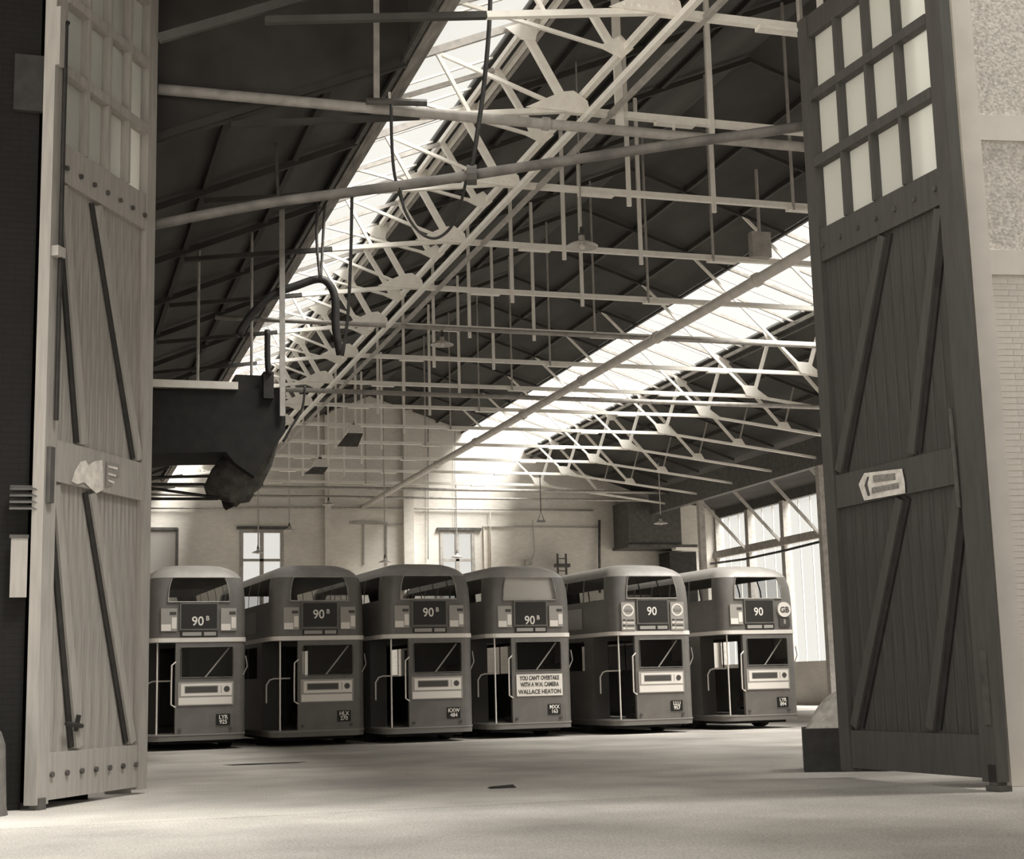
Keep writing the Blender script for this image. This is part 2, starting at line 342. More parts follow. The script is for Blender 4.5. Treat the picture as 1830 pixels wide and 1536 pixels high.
# gallery in the corner
gal = empty('gallery', (28.3, YB-2.2, 0), 'dark gallery bulkhead in corner of end wall', 'gallery')
a, c = P(1122, 906, YB-2.2), P(1212, 972, YB-2.2)
b = MB(); b.box(a.x-28.3, c.x-28.3+.2, 0, 2.1, c.z-.05, a.z+.3); b.build('bulkhead', 'dark', gal)
b = MB(); b.box(a.x-28.3-.1, c.x-28.3+1.0, -.15, 2.1, c.z-.2, c.z-.05); b.build('deck', 'dark', gal)
b = MB(); b.box(c.x-28.3-.2, c.x-28.3+1.2, -.16, .4, c.z-.32, c.z-.2); b.build('edge_strip', 'white', gal)
a, c = P(1196, 976, YB-1.6), P(1246, 1034, YB-1.6)
b = MB(); b.box(a.x, c.x, YB-1.6, YB-.2, 0, a.z-.3); tag(b.build('switch_cabinet', 'black'), 'black cabinet standing under the corner gallery', 'cabinet')
# ladder behind a bus
ld = empty('ladder', (24.3, YB-.6, 0), 'short dark ladder against the end wall behind a bus', 'ladder')
for xa in (996, 1011):
    p = P(xa, 990, YB-.6); q = P(xa+2, 1030, YB-.6); b = MB(); b.bar((p.x-24.3, 0, p.z), (p.x-24.3, 0, 0.0), .09, .07); b.build('stile', 'dark', ld)
pL, pR = P(996, 990, YB-.6), P(1012, 990, YB-.6)
for k in range(22):
    b = MB(); z = pL.z - .25 - k*.31; b.bar((pL.x-24.3, 0, z), (pR.x-24.3, 0, z), .05, .05); b.build('rung', 'dark', ld)
a = P(992, 1008, YB-.6); c = P(1018, 1014, YB-.6); b = MB(); b.box(a.x-24.3, c.x-24.3, -.12, .2, c.z, a.z); b.build('bracket', 'dark', ld)
a, c = P(939, 1001, YB-.2), P(950, 1010, YB-.2); b = MB(); b.box(a.x, c.x, YB-.3, YB, c.z, a.z).box(a.x, a.x+.09, YB-.3, YB, c.z-.25, c.z); tag(b.build('wall_box', 'dull'), 'small grey bracket box on end wall', 'fixture')

# glazed side wall ----------------------------------------------------
wr = empty('wall_right', (XR, YF, 0), 'glazed side wall of posts and panes', None, None, 0, 'structure')
b = MB(); b.box(0, .3, 0, YB-YF, 0, 2.0); b.build('sill_wall', 'sidewall', wr)
b = MB(); b.bar((-.1, 0, 7.72), (-.1, YB-YF, 7.72), .38, .3); b.build('transom_beam', 'dull', wr)
b = MB(); b.bar((.1, 0, 9.9), (.1, YB-YF, 9.9), .5, .3); b.build('head_beam', 'dark', wr)
sp = (YB-YF)/15; post0 = pane0 = pane1 = bar0 = None
for k in range(16):
    if post0 is None: b = MB(); b.box(-.15, .25, -.18, .18, 2.0, 9.7); post0 = b.build('post', 'dull', wr)
    else: share('post', post0, wr, (0, k*sp, 0))
    if k == 15: break
    for j in range(3):
        y = k*sp + .18 + j*(sp-.36)/3
        if pane0 is None:
            b = MB(); b.box(.08, .1, .03, (sp-.36)/3-.03, 2.0, 7.53); pane0 = b.build('pane', 'clearglass', wr); pane0.location = (0, y, 0)
            b = MB(); b.box(.08, .1, .03, (sp-.36)/3-.03, 7.91, 9.62); pane1 = b.build('pane', 'clearglass', wr); pane1.location = (0, y, 0)
            b = MB(); b.box(.07, .12, -.02, .02, 2.0, 9.65); bar0 = b.build('glazing_bar', 'white', wr); bar0.location = (0, y, 0)
        else:
            share('pane', pane0, wr, (0, y, 0)); share('pane', pane1, wr, (0, y, 0)); share('glazing_bar', bar0, wr, (0, y, 0))
for k in range(1, 15):
    y = YF + k*sp
    b = MB(); b.bar((31.1, y, 10.56), (XR-.26, y, 7.72), .12, .12); tag(b.build('knee_brace', 'dull'), 'raking steel brace from lean-to roof to glazed side wall post', 'brace', 'braces along the glazed side wall')
b = MB(); b.box(XV-.15, XV+.15, YF, YB-2.5, 9.55, 10.7); tag(b.build('valley_girder', 'dark'), 'dark girder under the valley gutter', 'girder')
cols = []
for k in (3, 6, 9, 12):
    b = MB(); b.box(-.14, .14, -.14, .14, 0, 9.55); o_ = b.build('valley_column', 'dull') if not cols else share('valley_column', cols[0], None, (0, 0, 0))
    o_.location = (XV, 18.58+3.836*k, 0); cols.append(o_); tag(o_, 'steel column holding up the valley girder', 'column', 'columns under the valley girder')
b = MB(); b.tube([atX(1270, 1008, 33.6), atX(1330, 1000, 33.6), atX(1400, 985, 33.6), atX(1476, 966, 33.6)], .06, 6); tag(b.build('cable', 'black', None, True), 'black cable slung across the glazed side wall', 'cable')

# ------------------------------------------------------------------ roof trusses
TY = [18.58 + 3.836*k for k in range(14)]
def gusset(cx, cz, pts, y, name='gusset_plate', parent=None, rivets=True):
    b = MB(); b.prism([(cx+x, y-.012, cz+z) for x, z in pts], (0, .024, 0))
    if rivets:
        for x, z in [(p[0]*.72, p[1]*.72) for p in pts] + [(-.48+.11*k, .03) for k in range(7) if len(pts) == 5]:
            b.tube([(cx+x, y-.03, cz+z), (cx+x, y+.03, cz+z)], .022, 6)
    return b.build(name, 'white', parent)
def truss(y):
    e = empty('roof_truss', (0, y, 0), 'white steel roof truss with riveted gussets and raised tie bar', 'roof truss', 'white steel roof trusses across the shed')
    def bar(nm, p, q, w=.10, h=.1, m='white', dy=0.0):
        b = MB(); b.bar((p[0], dy, p[1]), (q[0], dy, q[1]), w, h); return b.build(nm, m, e)
    bar('tie_bar', (GL, TIE), (GR, TIE), .11, .12)
    bar('tie_bar', (GL, TIE), (5.6, 10.36), .09, .1); bar('tie_bar', (5.6, 10.36), (2.6, 9.95), .09, .1, 'board'); bar('tie_bar', (GR, TIE), (XV, 9.86), .09, .1)  # outer stretch coloured dark to imitate its unlit look
    for x in (10.15, 14.6, 19.8): b = MB(); b.box(x-.45, x+.25, -.09, .09, TIE-.10, TIE-.045); b.build('splice_plate', 'white', e)
    rl = [(XL, zl(XL)), (LS0, zl(LS0)), (LS1, zl(LS1)), RIDGE]
    for p, q, m in zip(rl, rl[1:], ('board', 'dull', 'board')): bar('rafter', p, q, .12, .08, m)
    rr = [RIDGE, (RS0, zr(RS0)), (RS1, zr(RS1)), (XV, zr(XV))]
    for p, q, m in zip(rr, rr[1:], ('board', 'dull', 'board')): bar('rafter', p, q, .1, .07, m)
    ap = (7.36, zl(7.36)-.02); A = (5.9, zl(5.9)-.03); z5 = lambda x: TIE - (GL-x)*.136
    bar('strut', ap, (GL+.02, TIE+.05), .13, .1); bar('strut', A, (GL-.1, TIE+.05), .06, .06); bar('strut', A, (6.45, z5(6.45)), .06, .06)
    ar = (23.55, zr(23.55)-.02); bar('strut', ar, (GR, TIE), .11, .09); bar('strut', ar, (25.9, TIE-.13*3.1*.98), .10, .08)
    bar('strut', (18.9, zr(18.9)), (GR-.05, TIE+.05), .08, .06)
    bar('strut', (25.9, TIE-.40), (26.4, zr(26.4)), .05, .05, 'dull')
    for x in (10.7, 12.5, 14.25): bar('hanger', (x, (zl if x < RIDGE[0] else zr)(x)), (x, TIE-(.28 if x < 13 else .1)), .08 if x < 13 else .05, .06 if x < 13 else .05, 'white' if x < 13 else 'dull', -.07)
    near = y < 38
    gusset(GL, TIE, [(-.72, -.04), (.40, -.05), (.36, .16), (0.12, .32), (-.10, .28)], -.07, 'gusset_plate', e, near)
    gusset(GR, TIE, [(-.46, .36), (-.28, .0), (.62, -.10), (.18, .2), (.05, .34)], -.07, 'gusset_plate', e, False)
    gusset(7.36, zl(7.36), [(-.3, -.12), (.3, .12), (.22, -.3), (-.02, -.3)], -.06, 'gusset_plate', e, False)
    gusset(23.55, zr(23.55), [(-.3, .1), (.3, -.1), (.15, -.32), (-.12, -.32)], -.06, 'gusset_plate', e, False)
    gusset(25.9, TIE-.40, [(-.3, .04), (.3, -.04), (.12, .25), (-.2, .25)], -.06, 'gusset_plate', e, False)
    return e
t0 = truss(TY[0])
for y in TY[1:]:
    c = copy_tree(t0); c.location.y = y
def frame(y):
    e = empty('skylight_frame', (0, y, 0), 'white riveted skylight frame between two roof trusses', 'steel frame', 'white skylight frames between the trusses')
    def bar(nm, p, q, w=.10, h=.1, m='white'):
        b = MB(); b.bar((p[0], 0, p[1]), (q[0], 0, q[1]), w, h); return b.build(nm, m, e)
    ap = (7.5, zl(7.5)-.05); A = (5.8, zl(5.8)-.03); g = (8.22, 10.95)
    bar('strut', ap, g, .11, .09); bar('strut', A, g, .055, .055); bar('rafter', (LS0, zl(LS0)), ap, .08, .06, 'dull')
    gusset(g[0], g[1], [(-.28, 0), (.1, -.16), (.3, .02), (.1, .22)], -.07, 'gusset_plate', e, True)
    ar = (23.55, zr(23.55)-.05); bar('rafter', (RS0, zr(RS0)), ar, .07, .06, 'dull')
    return e
f0 = frame(TY[0]+1.918)
for y in TY[1:-1]:
    c = copy_tree(f0); c.location.y = y+1.918
for (x, z, w, h, m, lb) in ((8.42, 11.0, .11, .1, 'white', 'upper white longitudinal girder bar under the skylight frames'), (8.42, 10.58, .10, .1, 'white', 'lower white longitudinal girder bar under the skylight frames'), (8.85, 10.66, .08, .08, 'dull', 'dull grey longitudinal rail beside the white girder bars')):
    b = MB(); b.bar((x, YF+.5, z), (x, YB, z), w, h); tag(b.build('longitudinal_girder', m), lb, 'girder')

# ------------------------------------------------------------------ pipes
def pipe(name, pts, r, m, label, collars=None, n=12):
    p0 = Vector(pts[0]); e = empty(name, p0, label, 'pipe')
    b = MB(); b.tube([Vector(p)-p0 for p in pts], r, n); b.build('pipe_run', m, e, True)
    if collars:
        a, c = Vector(pts[0]), Vector(pts[-1]); d = (c-a)
        L = d.length; d.normalize(); k = collars
        cb = None
        while k < L:
            if cb is None: b = MB(); b.tube([d*-.06, d*.06], r*1.3, n); cb = b.build('collar', m, e); cb.location = d*k
            else: share('collar', cb, e, d*k)
            k += collars
    return e
pipe('centre_pipe', [(15.05, 18.0, TIE-.62), (15.05, YB-.02, TIE-.62)],   .125, 'palepipe', 'thick pipe hung under the tie bars down the middle of the shed', 3.836*1.5)
tz = TIE - .32
pipe('cross_pipe', [(1.5, 22.3, tz), (28, 22.3, tz)], .085, 'dull', 'round cross pipe hung below the second tie bar', 6.2)
pipe('cross_pipe', [(4.0, 37.45, TIE-.1), (XV-.2, 37.45, TIE-.14)], .06, 'dull', 'slim cross pipe in the middle of the shed')
pipe('cross_pipe', [(3.5, 45.35, tz), (XV-.2, 45.35, tz)], .075, 'dull', 'cross pipe hung under a tie bar before the suspended lamps')
pipe('cross_pipe', [(3.5, 68.15, tz), (XV-.2, 68.15, tz)], .07, 'dull', 'cross pipe hung under the last tie bar by the end wall')
pipe('cross_pipe', [(3.5, 70.6, tz-.1), (XV-.2, 70.6, tz-.1)], .06, 'dull', 'lower cross pipe close to the end wall')
Pp, Pn = Vector((1.3, 21.9, 0)), Vector((3.1, 9.2, 0))
pts = [atP(x, y, Pp, Pn) for x, y in ((262, 405), (370, 383), (490, 361), (640, 342), (780, 323), (900, 304), (1000, 289), (1100, 274), (1220, 256), (1340, 240), (1446, 224))]
pipe('doorway_pipe', pts, .075, 'oldpipe', 'long slightly sagging pipe slung across the doorway between the two doors')
dp = bpy.data.objects['doorway_pipe']; b = MB(); q = atP(843, 313, Pp, Pn)-dp.location; b.tube([q+Vector((-.07, .02, 0)), q+Vector((.07, -.02, 0))], .15, 10); b.build('pipe_clamp', 'dark', dp)
b = MB(); b.bar((9.0, 22.3, zl(9.0)), (9.0, 22.3, tz), .14, .05, (1, 0, 0)); tag(b.build('pipe_hanger', 'white'), 'white flat hanger holding the round cross pipe', 'hanger')
for x in (5.1, 10.0): b = MB(); b.bar((x, 22.36, TIE), (x, 22.36, tz), .04, .03); tag(b.build('pipe_bracket', 'white'), 'small white bracket between tie bar and cross pipe', 'bracket', 'brackets of the round cross pipe')
p = atY(673, 185, 22.0); q = atY(673, 20, 22.0); b = MB(); b.bar(q+Vector((0, 0, .6)), p, .09, .04, (1, 0, 0)); tag(b.build('hanger_strap', 'dull'), 'flat grey strap hanging above the round cross pipe', 'strap')
p = atY(655, 181, 22.0); q = atY(762, 184, 22.0); b = MB(); b.tube([p, q], .06, 8); tag(b.build('stub_pipe', 'dark'), 'short dark stub pipe beside the strap', 'pipe')
p = atY(1432, 30, 20.5); q = atY(1438, 228, 20.5); b = MB(); b.tube([Vector((p.x, p.y, zl(p.x)+.1)), p, q], .025, 6); tag(b.build('hanger_rod', 'dull'), 'thin rod hanging down beside the dark door', 'rod')

# ------------------------------------------------------------------ hoses and ropes in the roof
def hose(px, Y, r, m, name, label, cat='hose'):
    pts = [atY(x, y, Y) for x, y in px]; out = []
    for k in range(len(pts)-1):             # smooth curve through the points
        p0, p1, p2, p3 = pts[max(k-1, 0)], pts[k], pts[k+1], pts[min(k+2, len(pts)-1)]
        for t in (0, .25, .5, .75): out.append(.5*((2*p1)+(p2-p0)*t+(2*p0-5*p1+4*p2-p3)*t*t+(3*p1-p0-3*p2+p3)*t**3))
    out.append(pts[-1]); b = MB(); b.tube(out, r, 8); return tag(b.build(name, m, None, True), label, cat)
hose([(878, -60), (874, 50), (864, 160), (852, 245), (843, 300)], 20.3, .035, 'black', 'hose', 'thick black hose dropping straight to the doorway pipe clamp')
hose([(699, 187), (700, 250), (704, 305), (712, 340), (720, 364)], 21.2, .025, 'black', 'hose', 'thin black hose end hanging from the round cross pipe')
hose([(715, 336), (722, 372), (738, 402), (758, 421), (778, 426), (797, 416), (812, 396), (824, 362), (834, 318)], 20.62, .022, 'black', 'hose', 'looped black hose hanging under the doorway pipe')
hose([(629, 345), (627, 450), (622, 560), (612, 636)], 20.98, .024, 'black', 'rope', 'straight dark rope hanging among the skylight frames', 'rope')
hose([(425, 600), (452, 560), (488, 527), (530, 511), (568, 499), (588, 508), (599, 535), (600, 585), (608, 634)], 30, .085, 'black', 'canvas_hose', 'thick arched black canvas hose above the sooty duct')
hose([(567, 360), (566, 430), (572, 500)], 29.8, .03, 'dark', 'wire', 'dark wire holding up the arched canvas hose', 'wire')
hose([(581, 360), (577, 430), (573, 500)], 29.8, .03, 'dark', 'wire', 'second dark wire meeting at the arched canvas hose', 'wire')
hose([(545, 690), (540, 730), (520, 765), (506, 790)], 29.97, .025, 'black', 'hose', 'thin black hose curling by the end of the sooty duct')
hose([(478, 590), (478, 640), (480, 670)], 29.9, .06, 'black', 'hose', 'short stout black hose standing on the sooty duct')
p = atY(503, 430, 29.9); q = atY(505, 744, 29.9); b = MB(); b.bar(p+Vector((0, 0, 2.6)), q, .11, .05, (1, 0, 0)); tag(b.build('hanger_post', 'dull'), 'grey flat post hanging at the end of the sooty duct', 'post')
p = atY(493, 60, 25); q = atY(497, 352, 25); b = MB(); b.bar(Vector((p.x, p.y, zl(p.x)+.1)), q, .05, .03, (1, 0, 0)); tag(b.build('hanger_rod', 'dark'), 'dark rod in the unlit roof above the duct', 'rod')

# ------------------------------------------------------------------ suspended duct in near-black sheet metal
Yd = 30.0
du = empty('suspended_duct', (1.3, Yd, 5.9), 'big sooty sheet metal duct hung from the roof with torn canvas end', 'duct')
O = Vector((1.3, Yd, 5.9)); D = lambda x, y, dy=0: atY(x, y, Yd) - O + Vector((0, dy, 0))
b = MB(); b.prism([Vector((.02, 0, D(262, 810).z)), D(262, 810), D(404, 808), D(420, 828), D(455, 852), D(482, 812), D(510, 772), D(511, 692), D(430, 697), D(262, 698), Vector((.02, 0, D(262, 698).z))], (0, 1.8, 0)); b.build('trunk', 'tank', du)
b = MB(); b.box(.02, D(425, 690).x, -.06, 1.86, D(425, 697).z, D(425, 684).z); b.build('top_flange', 'white', du)
b = MB(); b.box(D(422, 690).x, D(490, 690).x, .1, 1.0, D(425, 697).z, D(425, 668).z); b.build('damper_box', 'black', du)
b = MB(); b.box(D(470, 690).x, D(488, 690).x, -.1, .3, D(425, 712).z, D(425, 664).z); b.build('damper_lever', 'black', du)
for xx, yy in ((.55, .3), (1.6, .3), (2.75, .9)):
    b = MB(); b.tube([(xx, yy, D(425, 690).z), (xx, yy, zl(1.3+xx)+.14-5.9)], .03, 6); b.build('hanger_rod', 'dull', du)
# torn canvas sleeve: lumpy tapering tube
ax = [D(492, 765, .9), D(466, 800, .9), D(440, 835, .8), D(418, 858, .75), D(404, 874, .7)]; rad = [.25, .42, .5, .46, .40]
b = MB(); n = 22; rng = random.Random(3)
for k, p in enumerate(ax):
    d = (ax[min(k+1, 4)]-ax[max(k-1, 0)]).normalized(); a = Vector((0, 1, 0)); c = d.cross(a)
    for j in range(n):
        t = 2*math.pi*j/n; r = rad[k]*(1+rng.uniform(-.06, .06)); pp = p+(a*math.cos(t)+c*math.sin(t))*r
        if k == 4: pp += d*rng.uniform(-.14, .2)
        b.v.append(tuple(pp))
for k in range(4):
    for j in range(n): b.f.append((k*n+j, k*n+(j+1) % n, (k+1)*n+(j+1) % n, (k+1)*n+j))
b.f.append(tuple(range(4*n, 5*n))); b.build('torn_canvas_sleeve', 'canvas', du, True)
b = MB(); b.lathe((D(440, 870).x, .75, D(440, 868).z), [(.0, -.27), (.16, -.24), (.25, -.1), (.26, .08), (.15, .24), (0, .28)], 12); b.build('sagging_bag', 'canvas', du, True)
for (x0, y0, x1, y1, nm) in ((262, 854, 388, 851, 'dark stay rod running from the side wall to the torn sleeve'), (262, 872, 392, 890, 'sloping dark stay rod under the torn sleeve'), (262, 892, 390, 892, 'lower dark stay rod at the tip of the torn sleeve'), (262, 866, 470, 866, 'thin dark rod passing behind the torn sleeve')):
    p, q = atY(x0, y0, Yd+.75), atY(x1, y1, Yd+.75); p = p + (p-q)*.04; b = MB(); b.tube([p-O, q-O], .03, 6); b.build('stay_rod', 'black', du)

# ------------------------------------------------------------------ hanging lamps
def lamp(px, py, Y, dia, top, label, kind='dish', group=None):
    p = atY(px, py, Y); r = dia/2
    e = empty('pendant_lamp', p, label, 'lamp', group)
    zt = TIE if top is None else atY(px, top, Y).z
    b = MB(); b.tube([(0, 0, .2), (0, 0, max(.5, zt-p.z))], .016 if Y < 40 else .022, 6); b.build('suspension_rod', 'dull', e)
    if kind == 'dish':
        b = MB(); b.lathe((0, 0, 0), [(.0, .34*dia), (.09*dia, .33*dia), (.1*dia, .2*dia), (.16*dia, .15*dia), (.36*dia, .08*dia), (.49*dia, 0), (.5*dia, -.03*dia), (.47*dia, -.02*dia), (.3*dia, .06*dia), (.1*dia, .12*dia)], 24); b.build('shade', 'enamel', e, True)
        b = MB(); b.lathe((0, 0, .33*dia), [(0, .3*dia), (.05*dia, .28*dia), (.07*dia, .1*dia), (.11*dia, .06*dia), (.1*dia, 0)], 12); b.build('lamp_cap', 'dark', e, True)
        b = MB(); b.lathe((0, 0, -.06*dia), [(0, -.05*dia), (.08*dia, -.03*dia), (.1*dia, .05*dia), (.05*dia, .18*dia)], 12); b.build('bulb', 'bulb', e, True)
    else:
        b = MB(); s = dia/2; b.hexa([(-s, -s, 0), (s, -s, 0), (s, s, 0), (-s, s, 0), (-s*.62, -s*.6, dia*.5), (s*.62, -s*.6, dia*.5), (s*.62, s*.6, dia*.5), (-s*.62, s*.6, dia*.5)]); b.build('hood', 'lampwhite', e)
        h = dia*(.85 if kind == 'long' else .5); k = dia*.62
        b = MB(); b.hexa([(-s-k, -s*.9, -h), (s*.8-k*.45, -s*.9, -h), (s*.8-k*.45, -s*.86, -h), (-s-k, -s*.86, -h), (-s, -s*.9, -.01), (s*.92, -s*.9, -.01), (s*.92, -s*.86, -.01), (-s, -s*.86, -.01)]); b.build('shield_plate', 'dark', e)
        b = MB(); b.box(-.06, .06, -.06, .06, dia*.5, dia*.66); b.build('lamp_cap', 'dark', e)
lamp(1040, 440, 26.1, .62, 40, 'large dish lamp hung highest on a long rod near the doorway pipe')
lamp(790, 616, TY[5], .62, None, 'dish lamp hung before the dark roof at mid shed')
lamp(633, 776, TY[9], .60, None, 'square white lamp hood with long slanted dark shield plate', 'long')
lamp(572, 836, TY[10], .60, None, 'square white lamp hood with short slanted dark shield plate', 'short')
lamp(1181, 936, TY[11], .62, None, 'dish lamp hung in front of the dark corner gallery')
for px, py, top, lb in ((517, 948, 900, 'small dish lamp at upper corner of the tall end-wall window'), (461, 988, 905, 'small dish lamp in front of the tall end-wall window panes'), (817, 996, 905, 'small dish lamp in front of the paned window by the door frame'), (587, 902, 870, 'small dish lamp on the wall pipe at the thin pilaster'), (688, 1005, 938, 'small dish lamp low on end wall between two bus roofs')):
    lamp(px, py, TY[12] if px == 688 else TY[13], .55, None, lb)
e = empty('hook_block', atY(967, 930, TY[12]), 'small hook block hung on a cord before the end wall', 'hook')
b = MB(); b.tube([(0, 0, .35), (0, 0, TIE-e.location.z)], .02, 6); b.build('cord', 'black', e)
b = MB(); b.tube([(-.14, 0, 0), (0, 0, .38), (.14, 0, 0)], .02, 6).box(-.18, .18, -.05, .05, -.1, 0); b.build('hook', 'dark', e)
a = atY(1340, 415, TY[3]-.16); c = atY(1376, 462, TY[3]-.16)
e = empty('junction_box', ((a.x+c.x)/2, a.y, c.z), 'pale junction box fixed on a tie bar below a conduit', 'box')
b = MB(); w = (c.x-a.x)/2; h = a.z-c.z; b.box(-w, w, -.1, .1, 0, h); b.build('body', 'dull', e)
b = MB(); b.tube([(0, 0, h), (0, 0, h+1.5)], .04, 8); b.build('conduit', 'dull', e)

# ------------------------------------------------------------------ tall doors
def leaf(name, near, far, flip, rows, panes, top, mw, mb, label, braces, bolts, nboards):
    near, far = Vector((*near, 0)), Vector((*far, 0)); d = far-near; Wd = d.length; ang = math.atan2(d.y, d.x)
    e = empty(name, near, label, None, None, ang, 'structure')
    s = -1 if flip else 1                   # s: side of the leaf that faces the doorway (local -y when s = 1)
    def bx(nm, u0, u1, z0, z1, t0, t1, m, parent=e):
        b = MB(); b.box(u0, u1, min(-s*t0, -s*t1), max(-s*t0, -s*t1), z0, z1); return b.build(nm, m, parent)
    z0, zb, zm0, zm1, zu0, zu1 = rows       # underside, bottom-rail top, mid rail, upper rail
    L, R = .28, .25
    bx('stile', 0, L, z0-.04, top, -.02, .14, mw); bx('stile', Wd-R, Wd, z0-.04, top, -.02, .14, mw)
    bx('bottom_rail', L, Wd-R, z0, zb, 0, .12, mw); bx('mid_rail', L, Wd-R, zm0, zm1, 0, .12, mw); bx('upper_rail', L, Wd-R, zu0, zu1, 0, .12, mw); bx('top_rail', L, Wd-R, panes[-1][1], top, 0, .12, mw)
    bw = (Wd-L-R)/nboards
    for za, zc in ((zb, zm0), (zm1, zu0)):
        q = bx('board', L+.004, L+bw-.004, za, zc, .02, .055, mb)
        for k in range(1, nboards): share('board', q, e, (k*bw, 0, 0))
    pw = (Wd-L-R)/4
    for j, (za, zc) in enumerate(panes):
        if j: bx('glazing_rail', L, Wd-R, panes[j-1][1], za, .01, .16, mw)
        for i in range(4):
            bx('pane', L+i*pw+.03, L+(i+1)*pw-.03, za, zc, .015, .025, 'frost')
            if i: bx('glazing_bar', L+i*pw-.03, L+i*pw+.03, za, zc, .02, .15, mw)
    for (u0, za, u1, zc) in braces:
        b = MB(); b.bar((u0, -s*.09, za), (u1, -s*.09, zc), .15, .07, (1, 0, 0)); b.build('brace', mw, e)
        b = MB(); b.bar((u0-.13, -s*.075, za), (u1-.13, -s*.075, zc), .10, .03, (1, 0, 0)); b.build('dark_strip', 'black', e)  # black strip along the near side of each brace
    for z in bolts:
        for k in range(7):
            u = .36+(Wd-.6)*k/6.2; b = MB(); b.tube([(u, -s*.11, z), (u, -s*.155, z)], .035, 8); b.build('bolt', 'dark', e)
    return e, s, Wd
near, far = (-.12, 19.43), (1.33, 21.80)
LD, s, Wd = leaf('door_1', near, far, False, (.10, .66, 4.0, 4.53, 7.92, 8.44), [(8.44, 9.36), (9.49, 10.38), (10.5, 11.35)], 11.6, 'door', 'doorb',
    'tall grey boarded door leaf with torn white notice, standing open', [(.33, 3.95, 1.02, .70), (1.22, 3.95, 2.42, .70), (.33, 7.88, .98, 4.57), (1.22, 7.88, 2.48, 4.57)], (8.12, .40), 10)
for (nm, u, z0, z1, r, m) in (('bolt_rod', .16, 4.75, 10.0, .03, 'black'),):
    b = MB(); b.tube([(u, -.19, z0), (u, -.19, z1), (u+.04, -.19, z1+.06)], r, 8); b.build(nm, m, LD)
b = MB(); b.box(.02, .2, -.24, -.12, 6.85, 6.98); b.build('rod_guide', 'dull', LD)
b = MB(); b.box(.04, .14, -.2, -.12, 3.7, 4.4); b.build('lock_plate', 'dark', LD)
b = MB(); b.box(.02, .1, -.02, .0, 8.0, 10.0).box(0, .12, -.2, -.14, 9.4, 10.2); b.build('bolt_casing', 'door', LD)
b = MB(); b.tube([(.62, -.16, 1.0), (1.0, -.16, .96)], .03, 6).tube([(.9, -.13, .9), (.9, -.17, 1.1)], .03, 6); b.build('pull_handle', 'black', LD)
b = MB(); b.box(.05, .2, -.16, -.02, 0, .14); b.build('drop_bolt', 'dark', LD)
def on_leaf(e, u, t, z):                    # a point on a door leaf
    return e.matrix_world @ Vector((u, t, z))
bpy.context.view_layer.update()
# torn notice and label on the light door
nn = Vector((2.37, -1.45, 0)).normalized(); basep = Vector((-.12, 19.43, 0)) + nn*.125
def stick(name, px, m, off, label, cat, base=basep, n=nn):
    pts = [atP(x, y, base + n*off, n) for x, y in px]
    b = MB(); b.prism(pts, n*.006); return tag(b.build(name, m), label, cat)
stick('torn_notice', [(128, 861), (134, 842), (143, 826), (153, 823), (157, 832), (170, 824), (182, 823), (184, 850), (184, 876), (172, 882), (160, 872), (150, 862), (138, 866)], 'paper', .004, 'torn white paper notice pasted on the grey boarded door', 'notice')
stick('small_notice', [(190, 826), (213, 831), (213, 852), (200, 851), (200, 868), (189, 870)], 'grey', .004, 'small grey ragged notice beside the torn white paper', 'notice')
for k, y in enumerate((832, 845, 857)):
    pts = [atP(x, yy, basep+nn*.014, nn) for x, yy in ((193, y), (210-k*3, y+4), (210-k*3, y+8), (193, y+4))]
    b = MB(); b.prism(pts, nn*.003); tag(b.build('notice_strip', 'paper'), 'pale strip of paper left on the small ragged notice', 'paper', 'strips on the small notice')

near, far = (10.65, 15.30), (10.44, 18.52)
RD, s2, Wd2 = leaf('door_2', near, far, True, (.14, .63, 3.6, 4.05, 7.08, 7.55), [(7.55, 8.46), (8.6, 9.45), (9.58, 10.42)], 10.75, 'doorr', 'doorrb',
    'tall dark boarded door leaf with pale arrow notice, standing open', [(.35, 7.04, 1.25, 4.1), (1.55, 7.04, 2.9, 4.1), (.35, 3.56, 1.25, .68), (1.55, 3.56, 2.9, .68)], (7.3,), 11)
b = MB(); b.box(.02, .16, .0, .14, 0, .3).box(-.04, .2, -.02, .16, 0, .06); b.build('drop_bolt', 'dark', RD)
b = MB(); b.tube([(.3, .17, 3.3), (.3, .19, 4.5)], .03, 8); b.build('bolt_rod', 'dark', RD)
b = MB(); b.box(.02, .14, .13, .16, .75, 1.6); b.build('kicking_plate', 'dark', RD)
nr = Vector((-3.22, -.21, 0)).normalized(); br = Vector((10.65, 15.30, 0)) + nr*.145
stick('arrow_notice', [(1535, 866), (1545, 846), (1612, 838), (1617, 862), (1618, 882), (1545, 895)], 'paper', .004, 'pale arrow-shaped notice fixed on the dark boarded door', 'notice', br, nr)
for q, k in (([(1550, 853), (1553, 852), (1550, 866), (1555, 886), (1551, 887), (1545, 868)], 'arrow mark'), ([(1560, 850), (1600, 846), (1601, 858), (1561, 863)], 'row'), ([(1558, 872), (1606, 863), (1607, 873), (1558, 883)], 'row')):
    pts = [atP(x, y, br + nr*.012, nr) for x, y in q]; b = MB(); b.prism(pts, nr*.003)
    tag(b.build('notice_print', 'paperprint' if k == 'row' else 'dark'), 'faded row of print on the arrow-shaped notice' if k == 'row' else 'dark arrow edge printed on the arrow-shaped notice', 'print', 'print on the arrow notice' if k == 'row' else None)

